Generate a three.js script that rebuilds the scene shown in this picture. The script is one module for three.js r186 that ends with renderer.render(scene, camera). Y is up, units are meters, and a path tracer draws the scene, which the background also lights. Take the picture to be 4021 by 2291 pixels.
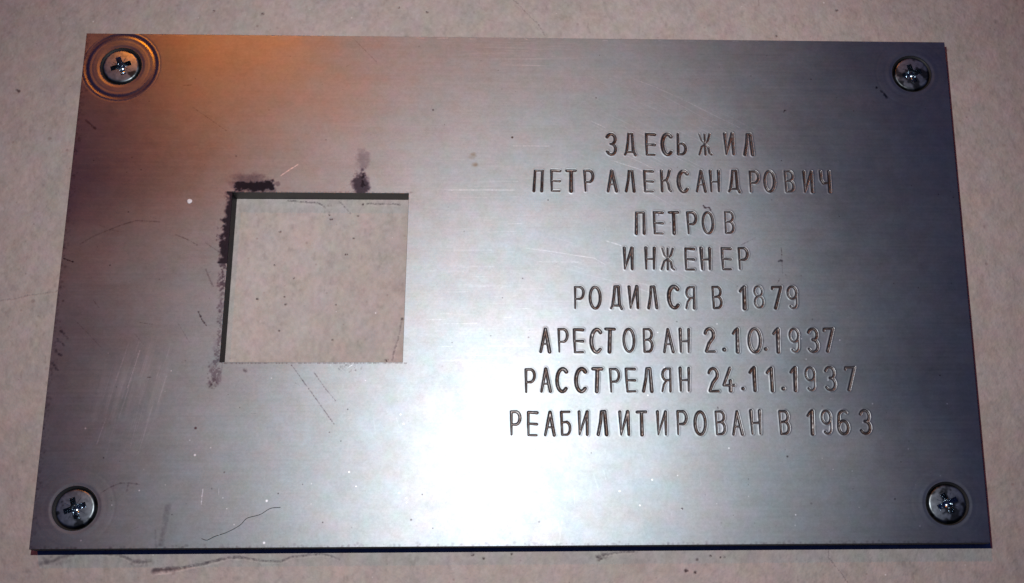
import * as THREE from 'three';
import { mergeGeometries, mergeVertices, toCreasedNormals } from 'three/addons/utils/BufferGeometryUtils.js';
import { Brush, Evaluator, SUBTRACTION } from 'three-bvh-csg';

// ---------------------------------------------------------------- camera, light, exposure
// The wall is the plane z = 0, the plaque hangs on it round the origin; metres.
const MM = 0.001;
const scene = new THREE.Scene();
const camera = new THREE.PerspectiveCamera(28, 1024 / 583, 0.01, 20);
camera.position.set(0.0105, -0.08113, 0.23722);
camera.up.set(0.00134, 0.96880, 0.24784);
camera.lookAt(0.01988, -0.02137, 0.0036);
camera.setViewOffset(1024, 583, -103.24, -84.38, 1024, 583);               // the photograph is cropped off-centre
scene.background = new THREE.Color().setRGB(0.009, 0.017, 0.08);           // night air round the camera
const renderer = new THREE.WebGLRenderer({ antialias: true });
renderer.toneMapping = THREE.LinearToneMapping;
renderer.toneMappingExposure = 1;
renderer.shadowMap.enabled = true;

const flash = new THREE.SpotLight(new THREE.Color().setRGB(0.97, 0.97, 1.0), 0.172, 0, 0.71, 1, 2);   // the phone's white LED above the lens
flash.name = 'phone_flash';
flash.position.set(-0.016, -0.006, 0.2372); flash.target.position.set(-0.003, 0.004, 0); scene.add(flash.target);
flash.castShadow = true; flash.shadow.radius = 0.12;
scene.add(flash);
const lamp = new THREE.PointLight(new THREE.Color().setRGB(1.0, 0.255, 0.003), 1.38, 0, 2);  // amber street lamp, up and to the left
lamp.name = 'street_lamp_glow';
lamp.position.set(-0.38, 1.07, 1.2);
lamp.castShadow = true; lamp.shadow.radius = 2.2;
scene.add(lamp);

// ---------------------------------------------------------------- helpers
function rng(seed) { let s = seed | 0; return () => { s = (s + 0x6d2b79f5) | 0; let t = Math.imul(s ^ (s >>> 15), 1 | s); t = (t + Math.imul(t ^ (t >>> 7), 61 | t)) ^ t; return ((t ^ (t >>> 14)) >>> 0) / 4294967296; }; }
const lerp = (a, b, t) => a + (b - a) * t, clamp = (x, a = 0, b = 1) => Math.min(b, Math.max(a, x));
const smooth = (a, b, x) => { const t = clamp((x - a) / (b - a)); return t * t * (3 - 2 * t); };
function hash(x, y, s) { let h = Math.imul(x, 374761393) + Math.imul(y, 668265263) + Math.imul(s, 1442695041); h = Math.imul(h ^ (h >>> 13), 1274126177); return ((h ^ (h >>> 16)) >>> 0) / 4294967296; }
function vnoise(x, y, s) {
  const ix = Math.floor(x), iy = Math.floor(y), fx = x - ix, fy = y - iy, u = fx * fx * (3 - 2 * fx), v = fy * fy * (3 - 2 * fy);
  return lerp(lerp(hash(ix, iy, s), hash(ix + 1, iy, s), u), lerp(hash(ix, iy + 1, s), hash(ix + 1, iy + 1, s), u), v) - 0.5;
}
function fbm(x, y, s, n = 4) { let a = 1, t = 0; for (let i = 0; i < n; i++) { t += a * vnoise(x, y, s + i * 17); x = x * 2.03 + 5.1; y = y * 2.03 + 1.7; a *= 0.55; } return t; }
const toS = (c) => (c <= 0.0031308 ? 12.92 * c : 1.055 * Math.pow(c, 1 / 2.4) - 0.055);
const byte = (v) => clamp(Math.round(v * 255), 0, 255);
// a canvas whose picture covers [x0, x0 + w] x [y0, y0 + h] millimetres, with a function for every pixel
function sheet(W, H, x0, y0, w, h, f) {
  const c = document.createElement('canvas'); c.width = W; c.height = H;
  const g = c.getContext('2d'), im = g.createImageData(W, H), o = [0, 0, 0];
  for (let j = 0, k = 0; j < H; j++) for (let i = 0; i < W; i++, k += 4) {
    f(x0 + (i + 0.5) / W * w, y0 + (1 - (j + 0.5) / H) * h, o);
    im.data[k] = byte(o[0]); im.data[k + 1] = byte(o[1]); im.data[k + 2] = byte(o[2]); im.data[k + 3] = 255;
  }
  g.putImageData(im, 0, 0);
  const px = W / w, X = (x) => (x - x0) * px, Y = (y) => H - (y - y0) * px;
  g.lineCap = 'round'; g.lineJoin = 'round';
  return { c, g, px,
    line(pts, mm, style) { g.strokeStyle = style; g.lineWidth = Math.max(mm * px, 0.6); g.beginPath(); pts.forEach(([x, y], i) => (i ? g.lineTo(X(x), Y(y)) : g.moveTo(X(x), Y(y)))); g.stroke(); },
    // a line whose width and strength wander along it
    rough(pts, mm, rgb, alpha, seed, wander = 0.12) {
      const R = rng(seed);
      for (let i = 1; i < pts.length; i++) {
        const [ax, ay] = pts[i - 1], [bx, by] = pts[i], n = Math.max(2, Math.ceil(Math.hypot(bx - ax, by - ay) / 0.25));
        for (let k = 0; k < n; k++) { const t = k / n, q = 0.35 + R() * 0.9; this.dot(lerp(ax, bx, t) + (R() - 0.5) * wander, lerp(ay, by, t) + (R() - 0.5) * wander, mm * (0.6 + R() * 0.8), rgb, alpha * q); }
      }
    },
    dot(x, y, r, rgb, alpha) { const q = g.createRadialGradient(X(x), Y(y), 0, X(x), Y(y), Math.max(r * px, 0.7)); q.addColorStop(0, `rgba(${rgb},${alpha})`); q.addColorStop(0.55, `rgba(${rgb},${alpha * 0.75})`); q.addColorStop(1, `rgba(${rgb},0)`); g.fillStyle = q; g.beginPath(); g.arc(X(x), Y(y), Math.max(r * px, 0.7), 0, 7); g.fill(); },
    // a cloud of small dots: a smudge with a ragged outline
    smudge(x, y, rx, ry, n, r, rgb, alpha, seed) { const R = rng(seed); for (let i = 0; i < n; i++) { const a = R() * 6.283, d = Math.sqrt(R()); this.dot(x + Math.cos(a) * d * rx, y + Math.sin(a) * d * ry, r * (0.4 + R()), rgb, alpha * (0.4 + R() * 0.6)); } },
    texture(srgb) { const t = new THREE.CanvasTexture(c); if (srgb) t.colorSpace = THREE.SRGBColorSpace; t.magFilter = THREE.LinearFilter; t.wrapS = t.wrapT = THREE.RepeatWrapping; return t; },
  };
}
function tag(o, label, category, group) { o.userData.label = label; if (category) o.userData.category = category; if (group) o.userData.group = group; return o; }
const counts = {};
const numbered = (n) => { const k = counts[n] = (counts[n] ?? -1) + 1; return k ? `${n}_${String(k).padStart(3, '0')}` : n; };
function part(name, geometry, material, parent) { const m = new THREE.Mesh(geometry, material); m.name = numbered(name); m.castShadow = m.receiveShadow = true; parent.add(m); return m; }
function geo(pos, idx, nor, uv, col) {
  const g = new THREE.BufferGeometry();
  g.setAttribute('position', new THREE.Float32BufferAttribute(pos, 3));
  if (uv) g.setAttribute('uv', new THREE.Float32BufferAttribute(uv, 2));
  if (col) g.setAttribute('color', new THREE.Float32BufferAttribute(col, 3));
  g.setIndex(idx);
  if (nor) g.setAttribute('normal', new THREE.Float32BufferAttribute(nor, 3)); else g.computeVertexNormals();
  return g;
}

// ---------------------------------------------------------------- the wall
const WX = 120, WY = 72;
const wallCracks = [
  [[[-94.4, -58.8], [-91.7, -58.2], [-90.7, -57.5], [-87.6, -56.8]], 0.55, 0.3],
  [[[-82.2, -56.7], [-79.3, -57.0], [-77.9, -57.4], [-76.3, -58.3], [-74.9, -58.6], [-72.4, -58.2]], 0.38, 0.42],
  [[[-71.9, -60.3], [-69.4, -60.1], [-67.0, -59.8]], 0.62, 0.75], [[[-67.0, -59.8], [-65.0, -59.4], [-62.3, -58.9], [-59.1, -58.1], [-57.2, -57.6], [-54.3, -57.8]], 0.36, 0.6],
  [[[-54.3, -57.8], [-52.5, -58.1], [-50.9, -58.4], [-47.1, -58.5], [-45.2, -57.7], [-42.0, -57.3], [-39.3, -57.1], [-37.2, -57.5], [-35.3, -58.3]], 0.26, 0.5],
  [[[-120.1, -4.6], [-112.2, -4.4], [-108.4, -4.0], [-105.6, -3.7], [-103.0, -2.9], [-100.6, -2.6], [-96.0, -1.8], [-88.6, -2.1]], 0.2, 0.3],
  [[[-5.4, 72.5], [-2.8, 68.6], [-0.4, 66.1], [1.8, 63.5], [3.6, 61.7], [5.1, 58.8], [5.7, 56.3]], 0.2, 0.34],
  [[[16.0, -58.2], [17.1, -57.7], [19.6, -57.3], [23.6, -57.0]], 0.28, 0.5],
  [[[63.0, -55.1], [63.0, -58.6], [63.9, -59.9], [65.6, -62.0], [66.6, -63.8], [67.6, -67.4]], 0.2, 0.42],
  [[[-50.2, 18.7], [-47.1, 18.4], [-43.8, 18.2], [-42.8, 17.7], [-42.2, 17.2]], 0.24, 0.6], [[[-39.2, 18.5], [-38.6, 18.0], [-36.5, 15.6]], 0.22, 0.4],
  [[[-33.2, 18.1], [-31.5, 18.0], [-27.8, 18.0], [-26.0, 17.9]], 0.22, 0.6], [[[-24.8, -8.1], [-25.2, -11.0], [-25.5, -12.6], [-26.1, -14.7], [-26.5, -17.1]], 0.3, 0.42],
];
const wallPits = [[-9.0, -57.5, 0.5], [-6.8, -58.3, 0.45], [-1.2, -57.4, 0.4], [16.5, -58.6, 0.8], [38.9, -58.1, 0.35], [41.0, -58.4, 0.3], [41.8, -58.4, 0.3], [36.2, -58.8, 0.4], [34.0, -61.0, 0.7], [35.8, -61.4, 0.5],
  [-51.4, 11.5, 0.42], [-35.7, 10.0, 0.36], [-35.0, 15.2, 0.34], [-40.7, 14.4, 0.4], [-41.1, 15.4, 0.3], [-34.1, 17.9, 0.32], [-55.2, -3.7, 0.42], [-47.9, 1.0, 0.34], [-49.6, -3.1, 0.3], [-49.3, -4.8, 0.36], [-50.3, -10.6, 0.3],
  [-38.8, -4.9, 0.3], [-39.1, -12.6, 0.32], [-24.8, -8.0, 0.4], [-27.7, -17.0, 0.6], [-52.1, 3.9, 0.3], [-37.1, 6.4, 0.45], [-110.3, 44.1, 0.75], [-69.3, 64.3, 0.4], [-58.3, 63.7, 0.45], [-28.0, 65.7, 0.4], [-21.6, 64.6, 0.45], [71.9, 66.1, 0.5], [57.7, 59.4, 0.4]];
function wallColour(x, y, o) {
  const big = fbm(x * 0.045, y * 0.045, 3, 3), mid = fbm(x * 0.32, y * 0.22, 11, 4), fine = fbm(x * 1.3, y * 1.1, 29, 3), hue = fbm(x * 0.24, y * 0.2, 61, 3), spot = smooth(0.36, 0.8, fbm(x * 0.8, y * 0.55, 83, 3) + 0.12), ca = fbm(x * 0.42 + 40, y * 0.36, 171, 3), cb = fbm(x * 0.42, y * 0.36 + 70, 191, 3);
  const v = 1 + big * 0.1 + mid * 0.09 + fine * 0.16 - spot * 0.13 + (hash(Math.round(x * 9), Math.round(y * 9), 9) - 0.5) * 0.08;
  o[0] = toS(0.382 * v * (1 + hue * 0.06 + ca * 0.05)); o[1] = toS(0.336 * v * (1 - hue * 0.03 - ca * 0.035 + cb * 0.02)); o[2] = toS(0.303 * v * (1 - hue * 0.04 - cb * 0.06 + mid * 0.02));
}
const wallHeight = (x, y) => 0.55 + fbm(x * 0.5, y * 0.42, 131, 5) * 0.3 + fbm(x * 2.4, y * 2.1, 151, 2) * 0.13;
const wc = sheet(2048, 1229, -WX, -WY, WX * 2, WY * 2, wallColour);
const wb = sheet(2048, 1229, -WX, -WY, WX * 2, WY * 2, (x, y, o) => { o[0] = o[1] = o[2] = wallHeight(x, y); });
wallCracks.forEach(([p, w, a], i) => {
  wc.rough(p, w * 0.9, '76,66,70', a * 0.8, 100 + i, 0.2); wb.rough(p, w, '20,20,20', a, 300 + i, 0.2);
  wc.rough(p.map(([x, y]) => [x + 0.1, y - 0.42]), w * 0.8, '215,198,190', a * 0.35, 500 + i, 0.2); wb.rough(p.map(([x, y]) => [x + 0.1, y - 0.42]), w, '220,220,220', a * 0.5, 700 + i, 0.2);
});
{ // broad worn bands of rubbed filler along the left crack below the plaque, pits, and random specks
  const R = rng(5);
  wc.smudge(-91.5, -58.0, 3.2, 0.8, 60, 0.45, '92,82,84', 0.16, 9); wc.smudge(-74.4, -58.6, 2.2, 0.7, 50, 0.4, '92,78,78', 0.18, 10); wc.smudge(-69.7, -60.1, 2.4, 0.45, 60, 0.24, '72,62,66', 0.24, 12);
  wc.smudge(17.0, -57.9, 1.2, 0.6, 40, 0.3, '80,70,72', 0.3, 13); wc.smudge(-41.2, 15.9, 1.6, 2.4, 26, 0.3, '98,86,80', 0.22, 14); wc.smudge(-39.2, 18.3, 14, 0.6, 90, 0.35, '120,116,116', 0.14, 15);
  for (const [x, y, r] of wallPits) { wc.smudge(x, y, r * 0.6, r * 0.45, 6, r * 0.42, '48,32,34', 0.6, Math.round(x * 31 + y)); wb.dot(x, y, r, '10,10,10', 0.7); wb.dot(x + r * 0.7, y - r * 0.7, r * 0.7, '225,225,225', 0.25); }
  for (let i = 0; i < 900; i++) { const x = (R() * 2 - 1) * WX, y = (R() * 2 - 1) * WY, r = 0.12 + R() * R() * 0.45, a = 0.1 + R() * 0.24; wc.dot(x, y, r, R() < 0.75 ? '96,70,66' : '205,196,190', a); wb.dot(x, y, r, '60,60,60', a * 1.2); }
  for (let i = 0; i < 90; i++) wc.dot((R() * 2 - 1) * WX, (R() * 2 - 1) * WY, 0.1 + R() * 0.1, '250,246,244', 0.5 + R() * 0.4);
  for (let i = 0; i < 130; i++) { const x = (R() * 2 - 1) * WX, y = (R() * 2 - 1) * WY, l = 0.5 + R() * 1.8; wc.rough([[x, y], [x + (R() - 0.5) * 0.5, y - l]], 0.2, '104,84,82', 0.13 + R() * 0.12, 900 + i); }
}
const farC = sheet(1024, 1024, 0, 0, 120, 120, wallColour), farB = sheet(1024, 1024, 0, 0, 120, 120, (x, y, o) => { o[0] = o[1] = o[2] = wallHeight(x, y); });
const wallNear = new THREE.MeshStandardMaterial({ name: 'plaster', map: wc.texture(true), bumpMap: wb.texture(), bumpScale: 0.00045, roughness: 0.86 });
const wallFar = new THREE.MeshStandardMaterial({ name: 'plaster_beyond', map: farC.texture(true), bumpMap: farB.texture(), bumpScale: 0.00045, roughness: 0.86 });
{
  const pos = [], uv = [], idx = [], near = [-WX, -WY, WX, WY], D = -150;
  const quad = (p, t) => { const n = pos.length / 3; p.forEach((q) => pos.push(q[0] * MM, q[1] * MM, q[2] * MM)); t.forEach((q) => uv.push(...q)); idx.push(n, n + 1, n + 2, n, n + 2, n + 3); };
  const rect = (a, b, c, d, f) => quad([[a, b, 0], [c, b, 0], [c, d, 0], [a, d, 0]], [[a, b], [c, b], [c, d], [a, d]].map(f));
  rect(...near, ([x, y]) => [(x + WX) / (2 * WX), (y + WY) / (2 * WY)]);
  const far = ([x, y]) => [x / 120, y / 120], X = 1400, Y = 1000;
  rect(-X, -Y, X, -WY, far); rect(-X, WY, X, Y, far); rect(-X, -WY, -WX, WY, far); rect(WX, -WY, X, WY, far);
  const box = [[[-X, -Y], [X, -Y]], [[X, -Y], [X, Y]], [[X, Y], [-X, Y]], [[-X, Y], [-X, -Y]]];
  for (const [[ax, ay], [bx, by]] of box) quad([[ax, ay, D], [bx, by, D], [bx, by, 0], [ax, ay, 0]], [[0, 0], [20, 0], [20, 1], [0, 1]]);
  quad([[X, -Y, D], [-X, -Y, D], [-X, Y, D], [X, Y, D]], [[0, 0], [20, 0], [20, 15], [0, 15]]);
  const g = geo(pos, idx, null, uv);
  g.addGroup(0, 6, 0); g.addGroup(6, idx.length - 6, 1);
  const wall = new THREE.Mesh(g, [wallNear, wallFar]); wall.name = 'wall'; wall.castShadow = wall.receiveShadow = true;
  tag(wall, 'pinkish grey painted plaster wall with hairline cracks and pits behind the metal plaque'); wall.userData.kind = 'structure';
  scene.add(wall);
}

// ---------------------------------------------------------------- the plaque's steel: colour, roughness, relief
const FZ = 3.6, BZ = 0.42;                                             // front and back of the sheet, mm from the wall
const TL = [-95.1, 56.2], TR = [94.9, 56.08], BR = [95.1, -56.15], BL = [-95.0, -56.12];
const CUT = [[-61.03, -18.4], [-23.8, -18.46], [-23.75, 18.96], [-61.0, 19.0]];   // the empty place for a portrait
const SCREWS = [[-87.0, 48.36], [86.93, 48.2], [-87.04, -48.16], [87.06, -48.18]];
const brush = (x, y) => vnoise(x * 0.035, y * 3.1, 7) * 0.5 + vnoise(x * 0.09, y * 6.3, 19) * 0.55 + vnoise(x * 0.3, y * 5.1, 33) * 0.35 + vnoise(x * 0.02, y * 1.1, 23) * 0.2;
const box = (x, y, cx, cy, rx, ry) => Math.hypot(Math.max(Math.abs(x - cx) - rx, 0), Math.max(Math.abs(y - cy) - ry, 0)) + Math.min(Math.max(Math.abs(x - cx) - rx, Math.abs(y - cy) - ry), 0);
const oval = (x, y, cx, cy, rx, ry) => (Math.hypot((x - cx) / rx, (y - cy) / ry) - 1) * Math.min(rx, ry);
function stain(x, y) {                                                 // how much tar and handling dirt lies on the steel here
  if (x < -64.5 || x > -30 || y < -25 || y > 30) return 0;
  const n = fbm(x * 1.1, y * 1.1, 231, 4), g = fbm(x * 3.1, y * 3.1, 239, 3), soft = (d, w) => smooth(w * 1.3, -w * 0.5, d + n * 0.8 + g * 0.12);
  let a = 0.97 * soft(box(x, y, -56.4, 20.45, 3.9, 0.95), 0.4);
  a = Math.max(a, 0.85 * soft(box(x, y, -52.7, 21.2, 0.2, 0.9), 0.3), 0.5 * soft(oval(x, y, -57.8, 21.7, 2.7, 1.1), 0.9), 0.5 * soft(box(x, y, -56.3, 19.5, 4.2, 0.5), 0.5), 0.42 * soft(box(x, y, -51.7, 20.7, 0.12, 0.7), 0.25));
  a = Math.max(a, 0.86 * soft(oval(x, y, -34.1, 20.9, 1.5, 2.3), 0.6), 0.97 * soft(oval(x, y, -33.7, 21.6, 0.5, 1.7), 0.4), 0.36 * soft(oval(x, y, -33.9, 26.5, 1.0, 1.6), 0.8), 0.25 * soft(box(x, y, -33.9, 24, 0.1, 1.2), 0.4));
  const wide = y > 3 && y < 13 ? 1.25 : y >= 13 ? 0.75 : y > -3 ? 0.8 : y > -16 ? 0.5 : 0.45, much = y > 3 ? 0.93 : y > -3 ? 0.7 : y > -14 ? 0.36 : 0.5, lean = y < -14 ? (y + 14) * 0.13 : 0;
  if (x < -60.4 && y < 19.2 && y > -24) a = Math.max(a, much * smooth(0.7, -0.3, (-61.1 + lean - x) - wide * (1.15 + n * 1.1) + g * 0.22) * smooth(-24, -22, y) * (y < -18.6 ? smooth(-59.8, -60.8, x + n) : 1) * (y < 3 ? smooth(-0.35, 0.15, n + g * 0.6) : 1));
  return a;
}
const mc = sheet(2048, 1229, -100, -60, 200, 120, (x, y, o) => {
  const b = brush(x, y), big = fbm(x * 0.05, y * 0.06, 41, 4), mid = fbm(x * 0.35, y * 0.42, 47, 4), hue = fbm(x * 0.16, y * 0.22, 71, 4), sp = fbm(x * 2.1, y * 2.4, 97, 2), ca = fbm(x * 0.5 + 9, y * 0.5, 211, 3), cb = fbm(x * 0.5, y * 0.5 + 9, 223, 3);
  const v = 0.296 * (1 + b * 0.07 + big * 0.06 + mid * 0.065 + sp * 0.09 + (hash(Math.round(x * 12), Math.round(y * 12), 3) - 0.5) * 0.12);
  const st = stain(x, y), q = 1 - st * 0.95;
  o[0] = toS(v * q * (0.925 + hue * 0.06 + ca * 0.05)); o[1] = toS(v * q * (1 - st * 0.3) * (1.02 - hue * 0.03 - ca * 0.03)); o[2] = toS(v * q * (1 - st * 0.12) * (1.055 - hue * 0.05 + mid * 0.03 - cb * 0.06));
});
const mr = sheet(1024, 615, -100, -60, 200, 120, (x, y, o) => { const b = brush(x, y); o[0] = o[1] = o[2] = 0.5 - 0.11 * smooth(-22, -62, x + fbm(x * 0.04, y * 0.04, 301, 3) * 18) * smooth(-2, 30, y + fbm(x * 0.05, y * 0.05, 307, 3) * 14) - 0.125 * smooth(38, 88, x + y * 0.25 + fbm(x * 0.05, y * 0.05, 311, 3) * 14) + b * 0.012 + fbm(x * 0.06, y * 0.08, 53, 4) * 0.018 + fbm(x * 0.5, y * 0.5, 59, 3) * 0.014 - 0.1 * smooth(-62, -97, x - (y + 20) * 0.1) + stain(x, y) ** 3 * 0.2; });
const mb = sheet(2048, 1229, -100, -60, 200, 120, (x, y, o) => { o[0] = o[1] = o[2] = 0.5 + brush(x, y) * 0.08 + vnoise(x * 3, y * 4, 5) * 0.1; });
{
  const dark = '40,28,34', R = rng(77);
  const mark = (p, w, a, s, col = dark) => { mc.rough(p, w, col, a, s, 0.06); mb.rough(p, w, '20,20,20', a * 0.7, s + 1, 0.06); };
  // a few loose flecks round the tarry smudges above the opening and down its left side
  mc.smudge(-56.4, 21.6, 3.8, 1.4, 60, 0.16, '40,26,34', 0.3, 1); mc.smudge(-34.2, 22.4, 1.9, 3.0, 50, 0.16, '44,26,34', 0.28, 4);
  for (let y = 18.5; y > -24; y -= 0.3) mc.dot(-61.3 - Math.abs(R() + R() - 0.9) * 1.2 - (y < -18 ? 0.9 : 0), y, 0.1 + R() * 0.25, '44,30,40', 0.1 + R() * 0.3);
  mc.smudge(-61.9, -22.8, 0.8, 1.2, 40, 0.3, dark, 0.22, 8); mc.smudge(-34.5, -19.7, 2.4, 0.9, 34, 0.2, '50,40,44', 0.3, 10); mc.smudge(-55.6, -20.1, 0.5, 0.4, 12, 0.3, dark, 0.2, 11);
  for (let x = -60; x < -23; x += 0.3) { mc.dot(x, 18.9 + R() * 0.3, 0.3, '60,46,48', 0.25 * R()); mc.dot(x, -18.6, 0.2, '50,34,36', 0.5 * R()); }
  // dull scores, scuffs and dents
  mark([[-94.6, 4.0], [-93.6, 3.6], [-92.5, 3.2]], 0.2, 0.8, 20); mark([[-91.6, 7.2], [-89.0, 9.0], [-85.9, 10.4], [-83.2, 11.6], [-80.5, 12.5], [-75.5, 12.2]], 0.2, 0.24, 21); mark([[-88.1, 11.5], [-85.6, 10.4], [-83.6, 10.0]], 0.15, 0.2, 22);
  mark([[-72.2, 9.4], [-69.6, 8.3], [-67.3, 7.0]], 0.17, 0.3, 23); mark([[-65.8, 7.6], [-62.8, 5.5]], 0.15, 0.3, 24); mark([[-66.1, -7.6], [-65.2, -9.4], [-64.1, -10.7]], 0.2, 0.62, 25); mark([[-77.9, -9.9], [-75.1, -10.3]], 0.12, 0.45, 26);
  mark([[-75.2, -21.5], [-74.4, -21.5]], 0.16, 0.9, 27); mark([[-87.7, -5.1], [-86.3, -6.8]], 0.14, 0.22, 28); mark([[-91.0, -9.4], [-88.3, -12.0], [-85.0, -15.4]], 0.13, 0.26, 29); mark([[-78.6, -12.4], [-76.5, -14.7]], 0.13, 0.26, 30); mark([[-70.1, -10.0], [-67.3, -14.3]], 0.12, 0.22, 31); mark([[-65.3, 1.7], [-64.3, -0.6], [-63.4, -2.2]], 0.25, 0.22, 32);
  [[-93.1, -12.8], [-93.6, -14.5], [-93.8, -16.7], [-94.1, -19.7]].forEach(([x, y], i) => mc.rough([[x + 0.9, y - 0.3], [x - 0.7, y + 1.3]], 0.32, '44,40,54', 0.28, 40 + i, 0.4));
  mark([[-46.4, -19.0], [-41.3, -25.8], [-37.1, -31.5]], 0.15, 0.5, 44); mark([[-41.8, -20.5], [-39.2, -24.1], [-37.0, -26.6]], 0.15, 0.42, 45);
  mark([[-82.3, -45.1], [-80.4, -43.9], [-78.7, -43.2], [-76.9, -43.2], [-74.8, -43.5]], 0.18, 0.3, 46); mark([[-70.7, 38.6], [-63.1, 33.1]], 0.13, 0.32, 47); mark([[-73.3, 43.9], [-71.3, 44.0]], 0.16, 0.4, 48); mark([[-93.3, 35.5], [-90.8, 33.3]], 0.3, 0.28, 49); mark([[-37.1, 55.6], [-31.7, 49.8]], 0.14, 0.24, 50);
  for (let i = 0; i < 3; i++) mc.rough([[-69.3 + i * 0.35, -47.4], [-70.0 + i * 0.3, -55.8]], 0.35, '70,64,76', 0.12, 51 + i); mc.rough([[-71.0, -52.6], [-70.7, -55.9]], 0.25, '70,64,76', 0.16, 57); mc.rough([[-77.1, -43.4], [-77.3, -45.1]], 0.22, '70,60,70', 0.2, 58);
  mc.dot(-1.9, 32.1, 0.3, '40,26,22', 0.9); mc.smudge(-10.4, 27.7, 0.7, 0.6, 16, 0.5, '112,100,84', 0.2, 60); mc.smudge(-9.8, 25.7, 0.6, 0.4, 12, 0.4, '112,100,84', 0.25, 61); mc.dot(-64.8, -32.1, 0.34, '60,30,34', 0.8);
  mc.smudge(78.7, 44.7, 0.2, 0.2, 6, 0.25, '18,18,30', 0.5, 62); mc.rough([[79.6, 44.0], [80.3, 43.4], [80.9, 42.1]], 0.35, '20,20,34', 0.5, 63); mark([[57.7, 38.6], [57.9, 39.0], [58.4, 39.1]], 0.16, 0.7, 64); mark([[55.7, 6.9], [55.7, 0.7]], 0.14, 0.4, 65); mc.smudge(55.4, 3.9, 0.5, 0.3, 14, 0.25, '20,18,26', 0.4, 66);
  mark([[31.7, -31.7], [42.4, -31.8]], 0.08, 0.2, 67);
  for (let i = 0; i < 150; i++) { const x = -94 + R() * 188, y = -54 + R() * 108; mc.dot(x, y, 0.1 + R() * R() * 0.22, '34,26,30', 0.2 + R() * 0.5); mb.dot(x, y, 0.2, '30,30,30', 0.4); }
  for (let i = 0; i < 110; i++) { const x = -94 + R() * 188, y = -54 + R() * 108, a = (R() - 0.5) * 2.4, l = 0.4 + R() * 2.2; mark([[x, y], [x + Math.cos(a) * l, y + Math.sin(a) * l]], 0.09, 0.1 + R() * 0.2, 2000 + i); }
  // bright scratches in the steel; the flash they catch is painted as pale colour
  const bright = (p, w, a, s) => { { const Q = rng(s * 7 + 3); for (let i = 1; i < p.length; i++) for (let k = 0; k < 5; k++) { const t = (i - 1 + k / 5) / (p.length - 1), m = (q) => [lerp(p[i - 1][0], p[i][0], q), lerp(p[i - 1][1], p[i][1], q)]; mc.line([m(k / 5), m((k + 1) / 5)], w * (0.4 + Q() * 0.6), `rgba(238,242,250,${a * 0.5 * (0.25 + Q()) * Math.sin(Math.PI * (0.08 + 0.84 * t))})`); } } mc.rough(p, w, '244,246,252', Math.min(1, a * (w > 0.15 ? 0.9 : w > 0.115 ? 0.6 : 0.35)), s, 0.05); mr.rough(p, w * 1.2, '70,70,70', a * 0.5, s, 0.03); mb.rough(p, w, '240,240,240', a * 0.8, s + 2, 0.03); mb.rough(p.map(([x, y]) => [x, y - w]), w, '24,24,24', a * 0.6, s + 3, 0.03); };
  const sweep = (x, y, a, l, bend) => { const q = []; for (let i = 0; i <= 6; i++) { const t = i / 6; q.push([x + Math.cos(a + bend * t) * l * t, y + Math.sin(a + bend * t) * l * t]); } return q; };
  bright([[24.8, 46.3], [29.7, 44.3], [35.4, 41.5], [41.8, 38.0], [48.1, 34.6]], 0.12, 0.4, 100); bright([[29.7, 43.1], [35.4, 39.8], [44.9, 34.1]], 0.11, 0.34, 101);
  for (let i = 0; i < 60; i++) { const x = 14 + R() * 30, y = 49 - R() * 26 - (x - 14) * 0.35, a = -0.44 - (y < 30 ? 0.06 : -0.02) + (R() - 0.5) * 0.1; bright(sweep(x, y, a, 3 + R() * 11, -0.05), 0.07 + R() * 0.06, 0.1 + R() * R() * 0.28, 110 + i); }
  bright([[20.3, 26.6], [25.4, 24.9], [27.9, 23.4]], 0.14, 0.5, 200); bright([[21.9, 28.5], [26.9, 25.9], [31.0, 23.6]], 0.12, 0.4, 201); bright([[1.3, 6.6], [7.1, 5.8], [11.1, 5.1], [15.7, 4.4], [18.1, 2.9]], 0.11, 0.55, 202); bright([[18.2, 8.3], [21.5, 7.2]], 0.12, 0.5, 203);
  for (let i = 0; i < 40; i++) { const x = 2 + R() * 40, y = 14 - R() * 16, a = -0.16 - x * 0.006 + (R() - 0.5) * 0.1; bright(sweep(x, y, a, 2 + R() * 9, -0.08), 0.08, 0.08 + R() * 0.22, 210 + i); }
  bright([[-1.6, 30.1], [6.2, 30.1]], 0.12, 0.6, 260); bright([[-4.1, 49.5], [6.2, 49.4]], 0.1, 0.5, 261); bright([[-6.8, 50.9], [12.7, 51.2]], 0.09, 0.35, 262); bright([[-15.7, 19.7], [-9.1, 19.8], [-1.2, 19.8]], 0.12, 0.5, 263);
  for (let i = 0; i < 26; i++) { const x = -16 + R() * 26, y = 51.4 + R() * 3.6; bright([[x, y], [x + 2 + R() * 10, y]], 0.08, 0.12 + R() * 0.3, 270 + i); }
  for (let i = 0; i < 90; i++) { const x = -20 + R() * 24, y = 27 - R() * 46, l = 1.5 + R() * 9; bright([[x, y], [x + l, y + (R() - 0.45) * 0.35]], 0.07 + R() * 0.05, 0.08 + R() * R() * 0.36, 300 + i); }
  for (let i = 0; i < 9; i++) { const x = -84 + i * 1.5 + R(), y = -13 - R() * 6; for (let q = 0; q < 5; q++) mc.line([[x + q * 0.12, y - q], [x - 1.6 + q * 0.1, y - 9 - R() * 5]], 0.5 + q * 0.1, 'rgba(214,216,228,0.035)'); }
  for (let i = 0; i < 46; i++) { const x = -83 + R() * 12, y = -13 - R() * 18 + (x + 77) * 0.3, l = 3 + R() * 8; bright([[x, y], [x - l * (0.16 + R() * 0.1), y - l]], 0.07 + R() * 0.1, 0.06 + R() * R() * 0.42, 400 + i); }
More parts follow.
